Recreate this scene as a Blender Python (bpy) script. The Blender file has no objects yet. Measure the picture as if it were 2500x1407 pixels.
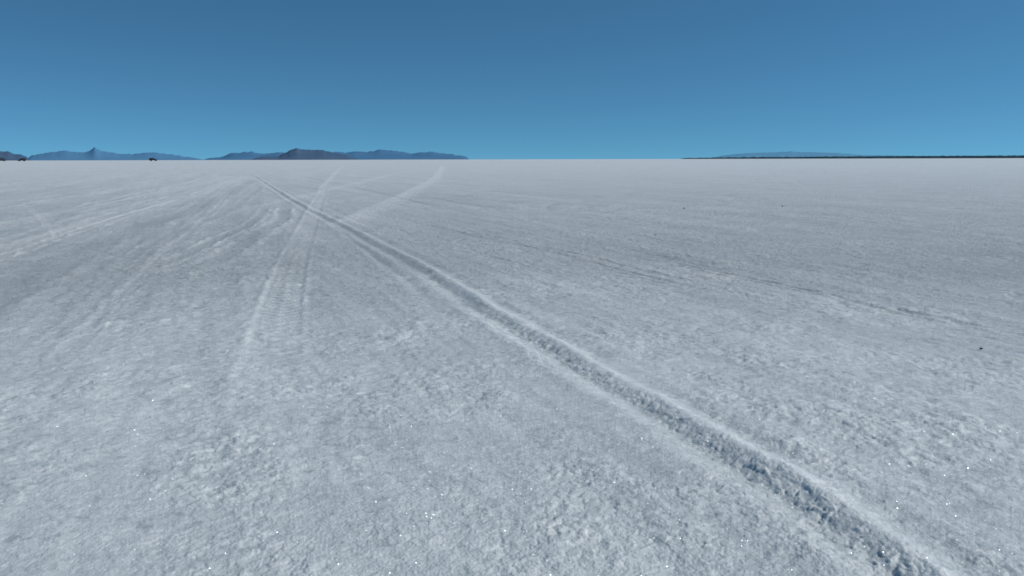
import bpy, math, numpy as np
rng=np.random.default_rng(7)
scn=bpy.context.scene
scn.view_settings.view_transform='Standard'
scn.view_settings.look='None'
scn.view_settings.exposure=0

SUN_AZ=math.radians(97)   # clockwise from +Y
SUN_EL=math.radians(44)
H=0.6

# ---------------------------------------------------------------- noise
N=4096
PERM=rng.permutation(N).astype(np.int32)
ANG=rng.random(N)*2*np.pi
GX=np.cos(ANG).astype(np.float32);GY=np.sin(ANG).astype(np.float32)
R1=rng.random(N).astype(np.float32);R2=rng.random(N).astype(np.float32);R3=rng.random(N).astype(np.float32)
def hsh(ix,iy):
    return PERM[(PERM[ix&(N-1)]+iy)&(N-1)]
def perlin(x,y,seed=0):
    x=x+seed*17.37;y=y+seed*9.71
    x0=np.floor(x);y0=np.floor(y)
    fx=(x-x0).astype(np.float32);fy=(y-y0).astype(np.float32)
    ix=x0.astype(np.int64);iy=y0.astype(np.int64)
    u=fx*fx*fx*(fx*(fx*6-15)+10);v=fy*fy*fy*(fy*(fy*6-15)+10)
    def gr(i,j):
        h=hsh(ix+i,iy+j)
        return GX[h]*(fx-i)+GY[h]*(fy-j)
    a=gr(0,0);b=gr(1,0);c=gr(0,1);d=gr(1,1)
    return (a+(b-a)*u+((c+(d-c)*u)-(a+(b-a)*u))*v)*1.4
def grains(x,y,seed=0,sparse=0.0):
    """rounded crystal lumps, 0..1"""
    x=x+seed*13.3;y=y+seed*5.9
    x0=np.floor(x);y0=np.floor(y)
    fx=(x-x0).astype(np.float32);fy=(y-y0).astype(np.float32)
    ix=x0.astype(np.int64);iy=y0.astype(np.int64)
    best=np.zeros_like(fx)
    for i in (-1,0,1):
        for j in (-1,0,1):
            h=hsh(ix+i,iy+j)
            dx=fx-i-R1[h];dy=fy-j-R2[h]
            rad=0.30+0.60*R3[h]
            q=1-(dx*dx+dy*dy)/(rad*rad)
            np.maximum(q,0,out=q)
            q=np.sqrt(q)*np.maximum(R3[h]-sparse,0)/(1-sparse)
            np.maximum(best,q,out=best)
    return best

# ---------------------------------------------------------------- ground grid
fine=math.radians(62)
az_f=np.linspace(-fine,fine,1650)
az_c=np.linspace(fine,2*np.pi-fine,161)[1:-1]
az=np.concatenate([az_f,az_c])
rs=[0.6]
while rs[-1]<60000:
    q=rs[-1]
    rs.append(q+0.0015*q+0.0004*q*q if q<200 else q*1.12)
rs=np.array(rs)
drs=np.gradient(rs)
R,A=np.meshgrid(rs,az,indexing='ij')
X=(R*np.sin(A)).ravel();Y=(R*np.cos(A)).ravel();Rr=R.ravel()
DR=np.repeat(drs,len(az))
SP=0.75*np.maximum(0.0015*Rr,DR)
SPs=0.75*np.sqrt((0.0015*Rr)*DR)
def W(lam,sp=SP): return np.clip((lam/sp-1.5)/1.5,0,1).astype(np.float32)
n=len(X)
print('verts',n)
D=np.array([-0.40,1.0]);D/=np.linalg.norm(D)
AL=X*D[0]+Y*D[1]; AC=X*D[1]-Y*D[0]
Hh=np.zeros(n,np.float32)
tone=np.zeros(n,np.float32)       # + whiter crust, - greyer damp crust; also painted rut light and shade
rough=(0.65+0.9*perlin(X/0.45,Y/0.5,3)+0.6*perlin(AC/0.22,AL/1.6,5)+0.5*perlin(X/0.13,Y/0.15,6)).clip(0.1,1.4).astype(np.float32)

def smooth(poly,per=8):
    P=np.array(poly,float)
    P=np.vstack([2*P[0]-P[1],P,2*P[-1]-P[-2]])
    out=[]
    for i in range(1,len(P)-2):
        p0,p1,p2,p3=P[i-1:i+3]
        for t in np.linspace(0,1,per,endpoint=False):
            out.append(0.5*((2*p1)+(-p0+p2)*t+(2*p0-5*p1+4*p2-p3)*t*t+(-p0+3*p1-3*p2+p3)*t**3))
    out.append(P[-2])
    return np.array(out)
def track(poly,width,per=6):
    """indices, signed distance (+ = east side), arc length"""
    S=smooth(poly,per)
    if S[0][1]<S[-1][1]: S=S[::-1]      # run far -> near
    lo=S.min(0)-width;hi=S.max(0)+width
    m=np.nonzero((X>lo[0])&(X<hi[0])&(Y>lo[1])&(Y<hi[1]))[0]
    x=X[m];y=Y[m]
    best=np.full(len(m),1e9);sg=np.zeros(len(m));al=np.zeros(len(m));acc=0
    for a,b in zip(S[:-1],S[1:]):
        d=b-a;L=np.hypot(*d)
        if L<1e-6: continue
        k=np.nonzero((x>min(a[0],b[0])-width)&(x<max(a[0],b[0])+width)&(y>min(a[1],b[1])-width)&(y<max(a[1],b[1])+width))[0]
        if len(k):
            xx=x[k]-a[0];yy=y[k]-a[1]
            tt=((xx*d[0]+yy*d[1])/L/L).clip(0,1)
            ex=xx-tt*d[0];ey=yy-tt*d[1]
            dd=np.hypot(ex,ey)
            s=np.sign(ey*d[0]-ex*d[1])
            u=dd<best[k]
            kk=k[u]
            best[kk]=dd[u];sg[kk]=s[u];al[kk]=acc+tt[u]*L
        acc+=L
    sel=best<width
    return m[sel],(best*sg)[sel],al[sel],acc
def ga(d,c,s): return np.exp(-((d-c)/s)**2)

MAIN=[(-14.419,43.981),(-7.521,24.214),(-3.822,13.602),(-2.384,9.593),(-1.466,7.126),(-0.836,5.395),(-0.356,4.027),(-0.083,3.169),(0.134,2.546),(0.28,2.115),(0.356,1.91),(0.442,1.646),(0.511,1.453),(0.547,1.341),(0.579,1.2),(0.602,1.091),(0.63,0.8),(0.66,0.3),(0.7,-2)]
TA=[(-16.0,76.1),(-5.441,24.02),(-3.337,14.055),(-2.273,9.144),(-1.709,6.572),(-1.398,5.121),(-1.116,3.902),(-0.935,3.144),(-0.758,2.454),(-0.62,1.9)]
TB=[(-6.314,73.37),(-2.737,29.633),(-1.937,15.837),(-1.71,10.8),(-1.61,8.47),(-1.61,6.96)]
TC=[(-5.05,34.3),(-4.1,21.8),(-3.52,14.07),(-3.34,10.86),(-3.19,8.5)]
D1=[(-2.7,3.2),(-3.2,4.94),(-3.44,5.8),(-3.8,7.02),(-4.35,9.22),(-5.18,12.7),(-6.57,18.6),(-9.8,30.6)]
D2=[(-6.344,9.903),(-6.941,12.116),(-7.878,15.586),(-9.332,21.046),(-13.81,35.258)]
D3=[(-2.0,2.6),(-2.318,3.556),(-2.695,4.729),(-3.235,6.612),(-4.183,10.895),(-7.776,24.237)]
D4=[(-1.863,3.981),(-1.782,4.712),(-1.983,5.914),(-2.318,7.919),(-3.053,10.847)]
D5=[(-9.772,15.307),(-11.507,20.518),(-16.293,35.585)]
E1=[(-8.595,31.883),(-3.749,18.393),(-1.515,11.862),(-0.464,9.079),(0.5,7.0)]
E2=[(-1.256,8.16),(-0.757,7.375),(-0.327,6.358),(0.058,5.583),(0.379,4.869),(0.638,4.234),(0.806,3.871),(1.0,3.4)]
TF=[(0.8,5.0),(1.207,4.001),(1.341,3.675),(1.473,3.316),(1.623,2.947),(1.751,2.663),(1.9,2.2)]
TH=[(-6.703,11.002),(-5.509,9.261),(-4.05,7.028),(-3.168,5.655)]
M2=[(-2.291,9.512),(-1.284,6.561),(-0.734,4.891),(-0.405,3.89),(-0.107,2.892)]

# --- undulation, streaks
Hh+=0.006*perlin(X/1.7,Y/2.3,1)*W(1.7)
Hh+=0.0032*perlin(X/0.42,Y/0.5,2)*W(0.42)
st1=perlin(AC/0.19,AL/3.5,11);st2=perlin(AC/0.075,AL/1.1,12);st3=perlin(AC/0.6,AL/9,13);st4=perlin(AC/0.04,AL/0.5,14)
Hh+=(0.0026*st1*W(0.19,SPs)+0.0018*st2*W(0.075,SPs)+0.005*st3*W(0.6,SPs)+0.0012*st4*W(0.04,SPs))
tone+=0.18*st1*W(0.19,SPs)+0.15*st3+0.15*st2*W(0.075,SPs)
tone+=0.20*perlin(X/0.12,Y/0.16,23)*W(0.12)+0.18*perlin(X/0.05,Y/0.06,24)*W(0.05)+0.10*perlin(X/0.4,Y/0.5,25)
Hh+=0.0028*perlin(X/0.11,Y/0.13,21)*W(0.11)*rough
Hh+=0.0018*perlin(X/0.045,Y/0.045,22)*W(0.045)*rough
Hh+=0.0011*perlin(X/0.022,Y/0.022,26)*W(0.022)*rough

# --- main rut
idx,d,al,L=track(MAIN,0.5)
wob=0.007*perlin(al/0.35,al*0+0.5,31)+0.004*perlin(al/0.10,al*0+0.5,32)
dd=d+wob+0.004*perlin(X[idx]/0.05,Y[idx]/0.05,37)
w=(0.9+0.35*perlin(al/0.6,al*0+3.1,33)+0.25*perlin(al/0.13,al*0+5.1,36)).clip(0.4,1.4)
w2=(0.35+1.3*perlin(al/0.33,al*0+7.1,34)).clip(0,1.3)
flat=1-0.6*ga(dd,-0.03,0.10)
Hh[idx]*=flat
p=0.0135*w*ga(dd,0.010,0.031)-0.0050*ga(dd,-0.058,0.030)*(0.8+0.3*w)+0.0045*ga(dd,-0.122,0.030)-0.0045*w2*ga(dd,0.078,0.028)+0.002*ga(dd,0.14,0.04)
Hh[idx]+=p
tone[idx]=tone[idx]*(1-0.5*ga(dd,0,0.07))+0.60*ga(dd,0.014,0.026)+0.28*ga(dd,-0.122,0.028)-0.24*ga(dd,-0.045,0.024)-0.40*w2*ga(dd,0.080,0.024)  # sunlit crest and shaded ridge side painted into the tone
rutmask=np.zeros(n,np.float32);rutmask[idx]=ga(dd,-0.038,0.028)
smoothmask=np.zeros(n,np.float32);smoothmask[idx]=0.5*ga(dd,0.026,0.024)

idx,d,al,L=track(M2,0.3)
e=np.sin(np.pi*(al/L).clip(0,1))**0.6
w=(0.7+0.8*perlin(al/0.4,al*0+1.1,41)).clip(0,1.4)*e
Hh[idx]+=w*(-0.006*ga(d,-0.10,0.022)+0.005*ga(d,-0.15,0.03))
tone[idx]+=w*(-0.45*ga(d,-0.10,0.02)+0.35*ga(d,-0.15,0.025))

# --- tyre track with tread
idx,d,al,L=track(TA,0.35,10)
hw=0.082
e=((L-al)/1.6).clip(0,1)*(0.8+0.5*perlin(al/0.7,al*0+.3,44))
inside=1/(1+np.exp(-(hw-np.abs(d))/0.008))
lug=np.sin(2*np.pi*(al/0.07+np.abs(d)/0.07*0.8))
rib=np.cos(2*np.pi*d/0.055)
fr=np.clip((7.5-Y[idx])/3,0.0,1)
brk=(1+1.0*perlin(X[idx]/0.05,Y[idx]/0.09,45)).clip(0.1,2)
Hh[idx]*=(1-0.4*inside*e)
Hh[idx]+=e*(-0.003*inside+0.0035*brk*ga(np.abs(d),hw+0.010,0.014)+inside*fr*(0.0022*lug*W(0.07,SPs)[idx]+0.0008*rib))
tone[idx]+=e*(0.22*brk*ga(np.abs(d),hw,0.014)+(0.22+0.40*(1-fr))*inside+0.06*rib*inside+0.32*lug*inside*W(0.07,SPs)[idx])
smoothmask[idx]+=0.4*inside*e

def simple(poly,wd,depth,edge,tn,te,seed,side=0,fade=0.5,patchy=0.6):
    idx,d,al,L=track(poly,wd*3+0.15,6)
    e=(np.minimum(al,L-al)/max(fade,0.01)).clip(0,1)
    e=e*e*(3-2*e)
    e=e*(0.8+patchy*perlin(al/1.0,al*0+2.2,seed)).clip(0.05,1.3)
    dd=d+0.30*wd*perlin(al/1.0,al*0+4.4,seed+1)+0.25*wd*perlin(al/0.15,al*0+4.4,seed+3)
    ins=1/(1+np.exp(-(wd-np.abs(dd))/(0.22*wd)))
    eg=ga(np.abs(dd),wd*1.1,wd*0.38)*(1+side*np.sign(dd))
    nz=(1+1.4*perlin(X[idx]/0.07,Y[idx]/0.13,seed+2)*W(0.1)[idx]).clip(0.0,2.4)
    Hh[idx]+=e*(-depth*ins+edge*eg*nz)
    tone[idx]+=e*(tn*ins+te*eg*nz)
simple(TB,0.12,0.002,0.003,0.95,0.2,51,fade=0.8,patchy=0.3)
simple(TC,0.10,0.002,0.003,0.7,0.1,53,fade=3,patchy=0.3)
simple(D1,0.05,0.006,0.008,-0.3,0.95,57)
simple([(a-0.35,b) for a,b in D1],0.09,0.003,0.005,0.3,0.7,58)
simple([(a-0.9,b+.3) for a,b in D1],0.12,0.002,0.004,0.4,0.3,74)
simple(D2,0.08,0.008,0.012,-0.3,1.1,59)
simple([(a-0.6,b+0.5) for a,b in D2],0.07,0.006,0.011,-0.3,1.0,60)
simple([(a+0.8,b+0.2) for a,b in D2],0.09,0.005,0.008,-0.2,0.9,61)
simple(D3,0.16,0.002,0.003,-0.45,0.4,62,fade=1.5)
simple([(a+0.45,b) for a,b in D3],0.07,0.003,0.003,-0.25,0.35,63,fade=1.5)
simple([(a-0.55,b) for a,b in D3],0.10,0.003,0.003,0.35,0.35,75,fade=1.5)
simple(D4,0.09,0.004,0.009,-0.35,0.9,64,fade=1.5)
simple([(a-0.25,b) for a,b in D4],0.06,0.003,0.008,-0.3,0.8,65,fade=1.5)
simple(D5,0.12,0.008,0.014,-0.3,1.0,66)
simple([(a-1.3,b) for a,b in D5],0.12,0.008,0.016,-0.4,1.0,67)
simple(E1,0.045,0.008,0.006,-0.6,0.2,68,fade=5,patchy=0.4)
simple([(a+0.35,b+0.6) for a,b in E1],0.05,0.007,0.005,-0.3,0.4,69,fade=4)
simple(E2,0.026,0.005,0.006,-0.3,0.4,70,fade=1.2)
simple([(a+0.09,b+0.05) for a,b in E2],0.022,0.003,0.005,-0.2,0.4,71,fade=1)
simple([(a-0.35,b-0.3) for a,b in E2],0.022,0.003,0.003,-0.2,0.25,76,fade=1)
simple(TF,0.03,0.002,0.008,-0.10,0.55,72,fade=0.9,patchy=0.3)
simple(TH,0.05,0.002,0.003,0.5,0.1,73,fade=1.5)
for k in range(9):
    off=-3.9+k*0.38+rng.normal()*0.12
    a0=np.array([off*0.75,1.2+rng.random()])
    P=[tuple(a0),tuple(a0+np.array([-0.9-.1*rng.random(),3.0])),tuple(a0+np.array([-2.6,8.5])),tuple(a0+np.array([-9.0,29.0]))]
    simple(P,0.03+0.07*rng.random(),0.0012,0.0020,rng.uniform(-0.25,0.15),rng.uniform(0.05,0.3),80+3*k,fade=2.0)

# --- crystal lumps
m=np.nonzero((Rr<9)&(np.abs(A.ravel())<=fine+0.01))[0]
x=X[m];y=Y[m]
wx=x+0.008*perlin(x/0.016,y/0.016,90);wy=y+0.008*perlin(x/0.016,y/0.016,92)
sm=(1-0.8*smoothmask[m].clip(0,1))
rg=(rough[m]*0.8+1.1*rutmask[m])*sm
def cov(sc,seed,th): return np.clip((perlin(x/sc,y/sc,seed)+th)*2.2,0,1)
g1=grains(wx/0.0150,wy/0.0150,1,0.25)
g2=grains(wx/0.0075,wy/0.0075,2,0.0)
g3=grains(wx/0.034,wy/0.034,3,0.4)*cov(0.15,98,0.2)
g4=grains(wx/0.0110,wy/0.0110,7,0.1)*cov(0.09,99,0.25)
Hh[m]+=(0.0028*g1*W(0.0150)[m]*rg+0.0018*g2*W(0.0075)[m]*(0.4+0.5*rg)+0.0034*g3*W(0.034)[m]*rg+0.0024*g4*W(0.011)[m]*rg).astype(np.float32)
Hh[m]+=0.0010*perlin(x/0.0045,y/0.0045,91)*W(0.0045)[m]
tone[m]+=(0.35*(g1-0.2)*W(0.0150)[m]*rg+0.35*(g2-0.35)*W(0.0075)[m]+0.25*g4*W(0.011)[m]).astype(np.float32)
# --- crusty nodules
m=np.nonzero((Rr>1.5)&(Rr<45)&(np.abs(A.ravel())<=fine+0.01))[0]
x=X[m];y=Y[m];rr=Rr[m]
wx=x+0.02*perlin(x/0.07,y/0.07,93);wy=y+0.02*perlin(x/0.07,y/0.07,94)
ramp=np.clip((rr-1.5)/2.0,0,1)
sm=(1-0.8*smoothmask[m].clip(0,1))*(1-0.7*rutmask[m])
a=grains(wx/0.045,wy/0.050,4,0.3)*cov(0.25,95,0.2)*rough[m]*ramp*sm
b=grains(wx/0.10,wy/0.12,5,0.45)*cov(0.6,96,0.2)*ramp*sm
c=grains(wx/0.22,wy/0.28,6,0.4)*cov(1.5,97,0.2)*np.clip((rr-5)/5,0,1)*sm
Hh[m]+=(0.0070*a*W(0.045)[m]+0.0075*b*W(0.10)[m]+0.014*c*W(0.22)[m]).astype(np.float32)
tone[m]+=(0.35*a+0.25*b*W(0.10)[m]).astype(np.float32)
Hh*=np.clip(1-(Rr-80)/300,0,1)
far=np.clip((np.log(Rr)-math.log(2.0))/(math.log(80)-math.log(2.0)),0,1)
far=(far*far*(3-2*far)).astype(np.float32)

nr,nc=R.shape
co=np.empty((n+1,3),np.float32);co[:n,0]=X;co[:n,1]=Y;co[:n,2]=Hh;co[n]=(0,0,0)
i=np.arange(nr-1)[:,None];j=np.arange(nc)[None,:];j2=(j+1)%nc
q=np.stack([i*nc+j,i*nc+j2,(i+1)*nc+j2,(i+1)*nc+j],-1).reshape(-1,4)[:,::-1]
jj=np.arange(nc)
tri=np.stack([np.full(nc,n),(jj+1)%nc,jj],-1)
me=bpy.data.meshes.new('salt_flat_ground')
me.vertices.add(n+1);me.vertices.foreach_set('co',co.ravel())
nl=q.size+tri.size
me.loops.add(nl);me.loops.foreach_set('vertex_index',np.concatenate([q.ravel(),tri.ravel()]).astype(np.int32))
me.polygons.add(len(q)+len(tri))
ls=np.concatenate([np.arange(len(q))*4,len(q)*4+np.arange(len(tri))*3]).astype(np.int32)
me.polygons.foreach_set('loop_start',ls)
me.update(calc_edges=True)
me.validate()
me.shade_smooth()
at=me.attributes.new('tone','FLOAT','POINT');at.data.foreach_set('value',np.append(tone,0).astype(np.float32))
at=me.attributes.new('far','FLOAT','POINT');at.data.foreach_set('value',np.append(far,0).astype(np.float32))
ground=bpy.data.objects.new('salt_flat_ground',me);scn.collection.objects.link(ground)

# ---------------------------------------------------------------- materials
def newmat(name):
    m=bpy.data.materials.new(name);m.use_nodes=True
    nt=m.node_tree;nt.nodes.clear()
    return m,nt
def nd(nt,t,**k):
    o=nt.nodes.new(t)
    for a,b in k.items(): setattr(o,a,b)
    return o
m_,nt=newmat('salt_crust');L_=nt.links.new
out=nd(nt,'ShaderNodeOutputMaterial');bs=nd(nt,'ShaderNodeBsdfPrincipled')
bs.inputs['Roughness'].default_value=0.5
bs.inputs['Specular IOR Level'].default_value=0.4
tc=nd(nt,'ShaderNodeTexCoord')
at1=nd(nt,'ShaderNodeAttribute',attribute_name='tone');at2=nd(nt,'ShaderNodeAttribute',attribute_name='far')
def noise(scale,detail=4,rough=0.6,vec=None):
    o=nd(nt,'ShaderNodeTexNoise');o.inputs['Scale'].default_value=scale;o.inputs['Detail'].default_value=detail;o.inputs['Roughness'].default_value=rough
    L_(vec if vec else tc.outputs['Object'],o.inputs['Vector']);return o
def math_(op,a,b=None,c=None,clamp=False):
    o=nd(nt,'ShaderNodeMath',operation=op,use_clamp=clamp)
    for k,v in enumerate((a,b,c)):
        if v is None: continue
        if isinstance(v,(int,float)): o.inputs[k].default_value=v
        else: L_(v,o.inputs[k])
    return o.outputs[0]
def mrange(src,a,b,c,d):
    o=nd(nt,'ShaderNodeMapRange',clamp=True)
    for k,v in zip((1,2,3,4),(a,b,c,d)): o.inputs[k].default_value=v
    L_(src,o.inputs[0]);return o.outputs[0]
n1=noise(1.3,5,0.6);n2=noise(60,4,0.7);n4=noise(27,3,0.65);n5=noise(9,4,0.7)
mp=nd(nt,'ShaderNodeMapping');mp.vector_type='TEXTURE'
mp.inputs['Scale'].default_value=(0.35,5,1)
mp.inputs['Rotation'].default_value=(0,0,math.atan2(0.40,1))
L_(tc.outputs['Object'],mp.inputs['Vector'])
n3=noise(1.0,6,0.7,mp.outputs[0])
v=math_('MULTIPLY_ADD',n1.outputs[0],0.5,-0.25)
v=math_('ADD',v,math_('MULTIPLY_ADD',n2.outputs[0],1.1,-0.55))
v=math_('ADD',v,math_('MULTIPLY_ADD',n3.outputs[0],0.8,-0.4))
v=math_('ADD',v,math_('MULTIPLY',at1.outputs['Fac'],0.5))
v=math_('ADD',v,mrange(n4.outputs[0],0.58,0.70,0,0.45))  # bright specks painted into the albedo as mid-distance glints
v=math_('ADD',v,mrange(n4.outputs[0],0.32,0.42,-0.40,0))
v=math_('ADD',v,mrange(n5.outputs[0],0.58,0.72,0,0.22))
v=math_('ADD',v,mrange(n5.outputs[0],0.30,0.42,-0.25,0))
v=math_('ADD',v,0.44)
v=math_('ADD',v,math_('MULTIPLY',at2.outputs['Fac'],0.33),clamp=True)  # grazing-angle brightening painted into the albedo, growing with distance
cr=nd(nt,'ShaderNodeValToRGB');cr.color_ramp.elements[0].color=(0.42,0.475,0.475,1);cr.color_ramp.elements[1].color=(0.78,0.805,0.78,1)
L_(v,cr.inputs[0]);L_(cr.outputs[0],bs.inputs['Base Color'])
# relief
b1=nd(nt,'ShaderNodeBump');b1.inputs['Distance'].default_value=0.002;b1.inputs['Strength'].default_value=1.0
nb=noise(190,3,0.65);L_(nb.outputs[0],b1.inputs['Height'])
b2=nd(nt,'ShaderNodeBump');b2.inputs['Distance'].default_value=0.035
nb2=noise(24,7,0.75);L_(nb2.outputs[0],b2.inputs['Height']);L_(b1.outputs[0],b2.inputs['Normal'])
L_(math_('MULTIPLY_ADD',at2.outputs['Fac'],5.0,0.30,clamp=True),b2.inputs['Strength'])
L_(b2.outputs[0],bs.inputs['Normal'])
# mirror-like crystal faces
vo=nd(nt,'ShaderNodeTexVoronoi');vo.inputs['Scale'].default_value=340;L_(tc.outputs['Object'],vo.inputs['Vector'])
sep=nd(nt,'ShaderNodeSeparateColor');L_(vo.outputs['Color'],sep.inputs[0])
mask=math_('MULTIPLY',math_('LESS_THAN',vo.outputs['Distance'],0.26),math_('GREATER_THAN',sep.outputs[2],0.5))
sub=nd(nt,'ShaderNodeVectorMath',operation='SUBTRACT');L_(vo.outputs['Color'],sub.inputs[0]);sub.inputs[1].default_value=(0.5,0.5,0.8)
sc=nd(nt,'ShaderNodeVectorMath',operation='SCALE');L_(sub.outputs[0],sc.inputs[0]);sc.inputs['Scale'].default_value=2.4
geo=nd(nt,'ShaderNodeNewGeometry')
ad=nd(nt,'ShaderNodeVectorMath',operation='ADD');L_(sc.outputs[0],ad.inputs[0]);L_(geo.outputs['Normal'],ad.inputs[1])
no=nd(nt,'ShaderNodeVectorMath',operation='NORMALIZE');L_(ad.outputs[0],no.inputs[0])
gl=nd(nt,'ShaderNodeBsdfGlossy');gl.inputs['Roughness'].default_value=0.27;gl.inputs['Color'].default_value=(0.7,0.75,0.78,1)
L_(no.outputs[0],gl.inputs['Normal'])
mx=nd(nt,'ShaderNodeMixShader');L_(math_('MULTIPLY',mask,0.28),mx.inputs[0]);L_(bs.outputs[0],mx.inputs[1]);L_(gl.outputs[0],mx.inputs[2])
L_(mx.outputs[0],out.inputs[0])
me.materials.append(m_)

def hazemat(name,c1,c2,scale):
    m,nt=newmat(name)
    out=nd(nt,'ShaderNodeOutputMaterial');bs=nd(nt,'ShaderNodeBsdfPrincipled')
    bs.inputs['Roughness'].default_value=1;bs.inputs['Specular IOR Level'].default_value=0
    tc=nd(nt,'ShaderNodeTexCoord');no=nd(nt,'ShaderNodeTexNoise');no.inputs['Scale'].default_value=scale;no.inputs['Detail'].default_value=5
    cr=nd(nt,'ShaderNodeValToRGB');cr.color_ramp.elements[0].position=0.35;cr.color_ramp.elements[1].position=0.65
    cr.color_ramp.elements[0].color=(*c1,1);cr.color_ramp.elements[1].color=(*c2,1)
    nt.links.new(tc.outputs['Object'],no.inputs['Vector']);nt.links.new(no.outputs[0],cr.inputs[0])
    nt.links.new(cr.outputs[0],bs.inputs['Base Color']);nt.links.new(bs.outputs[0],out.inputs[0])
    return m

# ---------------------------------------------------------------- distant land
# profiles: (tangent of bearing, tangent of elevation)
def prof(pts,y0,xs=1250,f=1944.4):
    return [((x-xs)/f/1.013,(y0-(x-xs)*0.0024-y)/f/1.026) for x,y in pts]
def hills(name,pts,dist,mat,rel=0.03,seed=1,nu=700,depth=0.25,jag=0.05):
    P=np.array(pts);u=np.linspace(P[0,0],P[-1,0],nu)
    hh=np.interp(u,P[:,0],P[:,1])
    ker=np.array([1,2,3,2,1])/9.0
    hh=np.convolve(np.pad(hh,2,'edge'),ker,'valid')
    px=u*dist
    hm=hh.max()*dist
    hh=hh*dist+hm*jag*(perlin(px/(dist*0.006),px*0+.5,seed)+0.6*perlin(px/(dist*0.0025),px*0+.5,seed+1))*np.clip(hh/hh.max()*3,0,1)
    body=np.convolve(np.pad(hh,20,'edge'),np.hanning(43)[1:-1]/np.hanning(43).sum(),'valid')[:nu]
    nv=25
    V=[]
    for k in range(nv):
        t=k/(nv-1)*2-1
        fall=1-abs(t)**1.3
        yy=dist*(1+depth*0.5*t)
        xx=u*yy
        rl=1+rel*(1-fall)*3*(perlin(px/(dist*0.02),px*0+t*2.2,seed+5)+0.5*perlin(px/(dist*0.008),px*0+t*4,seed+6))
        mixk=min(1,(abs(t)*3))
        hx=hh*(1-mixk)+body*mixk
        z=np.maximum(hx*fall*rl,-1) -0.5*(fall<=0)
        V.append(np.stack([xx,np.full(nu,yy),z],-1))
    V=np.array(V).reshape(-1,3)
    F=[]
    for k in range(nv-1):
        for i in range(nu-1):
            a=k*nu+i;F.append((a,a+1,a+nu+1,a+nu))
    me=bpy.data.meshes.new(name);me.from_pydata(V.tolist(),[],F);me.update();me.shade_smooth()
    o=bpy.data.objects.new(name,me);scn.collection.objects.link(o);me.materials.append(mat);return o
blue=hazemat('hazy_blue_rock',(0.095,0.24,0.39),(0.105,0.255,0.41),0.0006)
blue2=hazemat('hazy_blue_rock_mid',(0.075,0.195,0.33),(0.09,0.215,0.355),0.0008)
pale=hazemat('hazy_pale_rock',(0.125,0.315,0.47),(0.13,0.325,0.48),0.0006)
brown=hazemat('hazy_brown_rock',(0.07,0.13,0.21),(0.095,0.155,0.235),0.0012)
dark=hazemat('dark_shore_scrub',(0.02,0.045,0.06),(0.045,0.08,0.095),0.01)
Y0=389.3
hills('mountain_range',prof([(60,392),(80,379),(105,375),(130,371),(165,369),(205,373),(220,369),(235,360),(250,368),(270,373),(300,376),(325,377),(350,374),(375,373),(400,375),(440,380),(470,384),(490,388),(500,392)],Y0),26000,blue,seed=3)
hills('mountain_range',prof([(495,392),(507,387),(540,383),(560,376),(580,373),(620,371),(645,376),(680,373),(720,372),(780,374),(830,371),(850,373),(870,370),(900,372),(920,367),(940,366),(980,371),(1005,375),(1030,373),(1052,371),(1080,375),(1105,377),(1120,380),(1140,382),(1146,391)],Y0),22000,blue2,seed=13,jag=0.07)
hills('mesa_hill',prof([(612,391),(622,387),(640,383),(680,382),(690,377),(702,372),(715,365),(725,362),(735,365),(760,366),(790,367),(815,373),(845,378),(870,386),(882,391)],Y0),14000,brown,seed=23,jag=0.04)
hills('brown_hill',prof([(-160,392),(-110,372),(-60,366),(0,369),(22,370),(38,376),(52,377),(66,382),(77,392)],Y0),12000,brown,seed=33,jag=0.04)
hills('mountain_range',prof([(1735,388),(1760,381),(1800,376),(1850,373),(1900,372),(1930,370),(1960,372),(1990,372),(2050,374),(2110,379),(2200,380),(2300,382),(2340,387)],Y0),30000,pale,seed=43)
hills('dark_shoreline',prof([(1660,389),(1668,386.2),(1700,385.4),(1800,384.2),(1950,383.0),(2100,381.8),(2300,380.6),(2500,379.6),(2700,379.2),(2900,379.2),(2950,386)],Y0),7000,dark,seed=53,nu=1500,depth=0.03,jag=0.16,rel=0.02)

# ---------------------------------------------------------------- vehicles
def plain(name,col,rough=0.4,metal=0.0):
    m,nt=newmat(name);out=nd(nt,'ShaderNodeOutputMaterial');bs=nd(nt,'ShaderNodeBsdfPrincipled')
    no=nd(nt,'ShaderNodeTexNoise');no.inputs['Scale'].default_value=3;mxx=nd(nt,'ShaderNodeMix',data_type='RGBA')
    mxx.inputs[6].default_value=(*col,1);mxx.inputs[7].default_value=(*[c*1.35+0.004 for c in col],1)
    nt.links.new(no.outputs[0],mxx.inputs[0]);nt.links.new(mxx.outputs[2],bs.inputs['Base Color'])
    bs.inputs['Roughness'].default_value=rough;bs.inputs['Metallic'].default_value=metal
    nt.links.new(bs.outputs[0],out.inputs[0]);return m
paint=plain('dark_paint',(0.012,0.014,0.018));paint2=plain('dark_grey_paint',(0.03,0.034,0.04))
glass=plain('tinted_glass',(0.02,0.03,0.04),0.08);rubber=plain('rubber',(0.012,0.012,0.012),0.85);chrome=plain('trim_metal',(0.3,0.3,0.3),0.35,1)
lampm=plain('lamp_lens',(0.5,0.5,0.45),0.2)
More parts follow.
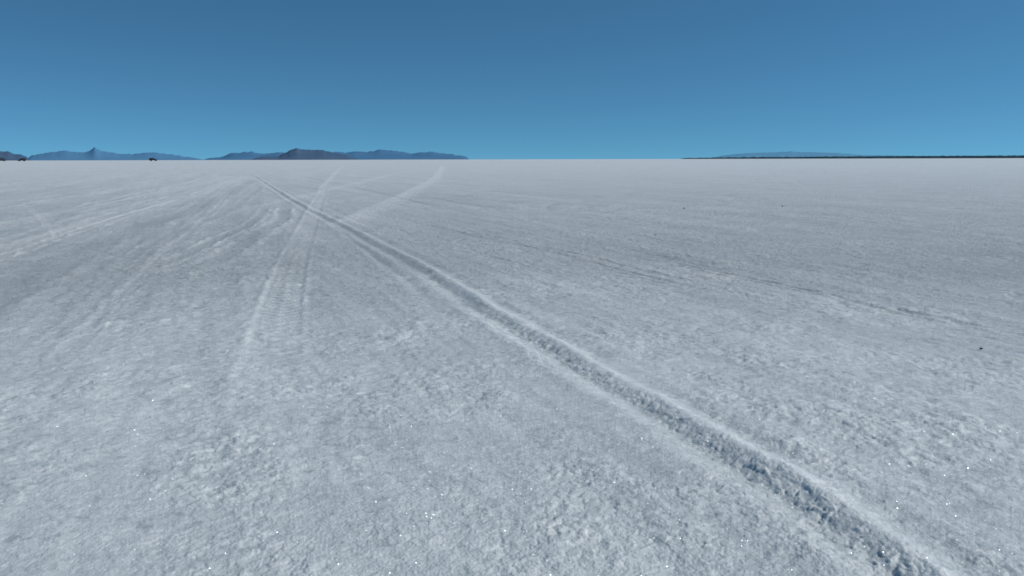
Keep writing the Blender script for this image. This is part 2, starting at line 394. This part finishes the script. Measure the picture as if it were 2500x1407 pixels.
def prism(name,prof_,w,mat,parent,taper=1.0,z0=None,bev=0.05):
    n_=len(prof_);zm=min(p[1] for p in prof_);zM=max(p[1] for p in prof_)
    V=[]
    for s in (-1,1):
        for (x,z) in prof_:
            k=1-(1-taper)*(z-zm)/(zM-zm)
            V.append((x,s*w/2*k,z))
    F=[tuple(range(n_))[::-1],tuple(range(n_,2*n_))]+[(i,(i+1)%n_,n_+(i+1)%n_,n_+i) for i in range(n_)]
    me=bpy.data.meshes.new(name);me.from_pydata(V,[],F);me.update()
    o=bpy.data.objects.new(name,me);scn.collection.objects.link(o);o.parent=parent;me.materials.append(mat)
    if bev:
        b=o.modifiers.new('b','BEVEL');b.width=bev;b.segments=3
    return o
def wheel(name,x,y,r,parent):
    S=24;prof_=[(-.12,r*.5),(-.12,r*.93),(-.09,r),(.09,r),(.12,r*.93),(.12,r*.5),(.07,r*.45),(.07,0.001)]
    V=[(x+q*math.cos(2*math.pi*k/S),y+yy,r+q*math.sin(2*math.pi*k/S)) for yy,q in prof_ for k in range(S)]
    F=[(a*S+k,a*S+(k+1)%S,(a+1)*S+(k+1)%S,(a+1)*S+k) for a in range(len(prof_)-1) for k in range(S)]
    F.append(tuple(range(S)))
    me=bpy.data.meshes.new(name);me.from_pydata(V,[],F);me.update();me.materials.append(rubber)
    o=bpy.data.objects.new(name,me);scn.collection.objects.link(o);o.parent=parent
def vehicle(name,kind,loc,rot,sc=1.0,mat=paint):
    e=bpy.data.objects.new(name,None);scn.collection.objects.link(e)
    e.location=loc;e.rotation_euler=(0,0,rot);e.scale=(sc,)*3
    if kind=='suv':
        prism('body',[(-2.3,.45),(-2.35,.8),(-2.25,1.15),(.9,1.15),(2.1,1.05),(2.35,.9),(2.35,.45)],1.9,mat,e)
        prism('cabin',[(-2.2,1.13),(-2.05,1.85),(.25,1.88),(.95,1.13)],1.8,mat,e,0.86)
        prism('side_windows',[(-1.95,1.22),(-1.85,1.72),(.15,1.74),(.65,1.22)],1.815,glass,e,0.89,bev=0.01)
        prism('roof_rack',[(-1.8,1.93),(-1.8,1.99),(0,1.99),(0,1.93)],1.2,chrome,e,bev=0)
        xs=(-1.45,1.45)
    elif kind=='pickup':
        prism('body',[(-2.7,.5),(-2.72,.95),(1.1,1.1),(2.4,1.05),(2.65,.9),(2.65,.5)],1.95,mat,e)
        prism('cabin',[(-.75,1.05),(-.6,1.85),(.75,1.85),(1.35,1.05)],1.8,mat,e,0.86)
        prism('side_windows',[(-.6,1.2),(-.5,1.7),(.65,1.7),(1.05,1.2)],1.815,glass,e,0.89,bev=0.01)
        prism('camper_shell',[(-2.75,.97),(-2.75,2.25),(-2.6,2.4),(.35,2.4),(.5,2.25),(.5,1.92),(-.78,1.9),(-.78,.97)],1.98,paint2,e)
        prism('open_door',[(-2.8,1.1),(-3.3,1.1),(-3.3,1.9),(-2.8,1.9)],.08,paint2,e,bev=0)
        xs=(-1.7,1.7)
    else:
        prism('body',[(-2.6,.4),(-2.65,2.1),(-2.5,2.35),(1.4,2.35),(2.0,1.45),(2.6,1.2),(2.65,.4)],2.0,mat,e,0.9,bev=.09)
        prism('side_windows',[(-2.2,1.35),(-2.2,1.95),(1.3,1.95),(1.65,1.35)],1.96,glass,e,0.94,bev=.01)
        prism('windscreen',[(1.5,2.22),(2.02,1.47),(1.98,1.45),(1.44,2.2)],1.6,glass,e,0.9,bev=0)
        prism('roof_box',[(-1.8,2.4),(-1.8,2.75),(.2,2.75),(.5,2.4)],1.1,paint2,e)
        xs=(-1.7,1.65)
    fx=2.36 if kind=='suv' else 2.66
    prism('bumper',[(fx-.05,.4),(fx+.1,.4),(fx+.1,.6),(fx-.05,.6)],1.9,chrome if kind!='van' else paint2,e,bev=.02)
    for s in (-1,1):
        o=prism('headlamp',[(fx-.06,.75),(fx+.02,.75),(fx+.02,.9),(fx-.06,.9)],.3,lampm,e,bev=.02);o.location.y=s*.68
        for k,x in enumerate(xs): wheel('wheel',x,s*.86,.42,e)
    return e
vehicle('suv','suv',(-266.5,600,0),math.radians(8),1.15)
vehicle('pickup_truck','pickup',(-396,652,0),math.radians(190),1.05)
vehicle('van','van',(-411,650,0),math.radians(62),1.1)

# ---------------------------------------------------------------- small debris
deb=plain('dark_stone',(0.05,0.05,0.05),0.9)
def stone(name,x,y,r,seed):
    import bmesh
    bm=bmesh.new();bmesh.ops.create_icosphere(bm,subdivisions=3,radius=r)
    rg=np.random.default_rng(seed);k=rg.normal(size=(6,3))
    for v in bm.verts:
        d=v.co.normalized()
        s=1+sum(0.13*math.sin(4*(d.x*a+d.y*b+d.z*c)) for a,b,c in k)
        v.co=v.co*s;v.co.z*=0.6
    me=bpy.data.meshes.new(name);bm.to_mesh(me);bm.free();me.materials.append(deb)
    o=bpy.data.objects.new(name,me);scn.collection.objects.link(o)
    o.location=(x,y,r*0.55+0.003);o.rotation_euler=(0,0,seed);return o
for k,(x,y,r) in enumerate([(1.485,2.459,.004),(2.1,9.739,.008),(3.423,10.11,.008),(1.141,6.321,.005)]):
    stone('pebble',x,y,r,k)

# ---------------------------------------------------------------- world, sun, camera
w=bpy.data.worlds.new('World');scn.world=w;w.use_nodes=True
nt=w.node_tree;bg=nt.nodes['Background']
sk=nt.nodes.new('ShaderNodeTexSky');sk.sky_type='NISHITA';sk.sun_disc=False
sk.sun_elevation=SUN_EL;sk.sun_rotation=SUN_AZ
sk.altitude=1300;sk.air_density=0.95;sk.dust_density=0.0;sk.ozone_density=3.0
tcw=nt.nodes.new('ShaderNodeTexCoord');mpw=nt.nodes.new('ShaderNodeMapping')
mpw.inputs['Location'].default_value=(0,0,0.13);mpw.inputs['Scale'].default_value=(1,1,1.6)
nmw=nt.nodes.new('ShaderNodeVectorMath');nmw.operation='NORMALIZE'
nt.links.new(tcw.outputs['Generated'],mpw.inputs['Vector']);nt.links.new(mpw.outputs[0],nmw.inputs[0]);nt.links.new(nmw.outputs[0],sk.inputs['Vector'])
tint=nt.nodes.new('ShaderNodeMix');tint.data_type='RGBA';tint.blend_type='MULTIPLY';tint.inputs[0].default_value=1
tint.inputs[7].default_value=(0.44,0.83,0.87,1)
nt.links.new(sk.outputs[0],tint.inputs[6]);nt.links.new(tint.outputs[2],bg.inputs[0])
bg.inputs[1].default_value=0.107
ld=bpy.data.lights.new('sun','SUN');ld.energy=2.95;ld.angle=math.radians(0.53);ld.color=(1,0.965,0.93)
lo=bpy.data.objects.new('sun',ld);scn.collection.objects.link(lo)
from mathutils import Vector,Matrix
sd=Vector((math.sin(SUN_AZ)*math.cos(SUN_EL),math.cos(SUN_AZ)*math.cos(SUN_EL),math.sin(SUN_EL)))
lo.rotation_euler=sd.to_track_quat('Z','Y').to_euler()
lo.location=(3,3,5)
cd=bpy.data.cameras.new('camera');cd.lens=28;cd.sensor_width=36;cd.clip_start=0.02;cd.clip_end=200000
cam=bpy.data.objects.new('camera',cd);scn.collection.objects.link(cam)
cam.matrix_world=Matrix.Translation((0,0,H))@Matrix.Rotation(math.radians(90-9.179),4,'X')@Matrix.Rotation(math.radians(-0.137),4,'Z')
cd.dof.use_dof=True;cd.dof.focus_distance=3.2;cd.dof.aperture_fstop=13
scn.camera=cam
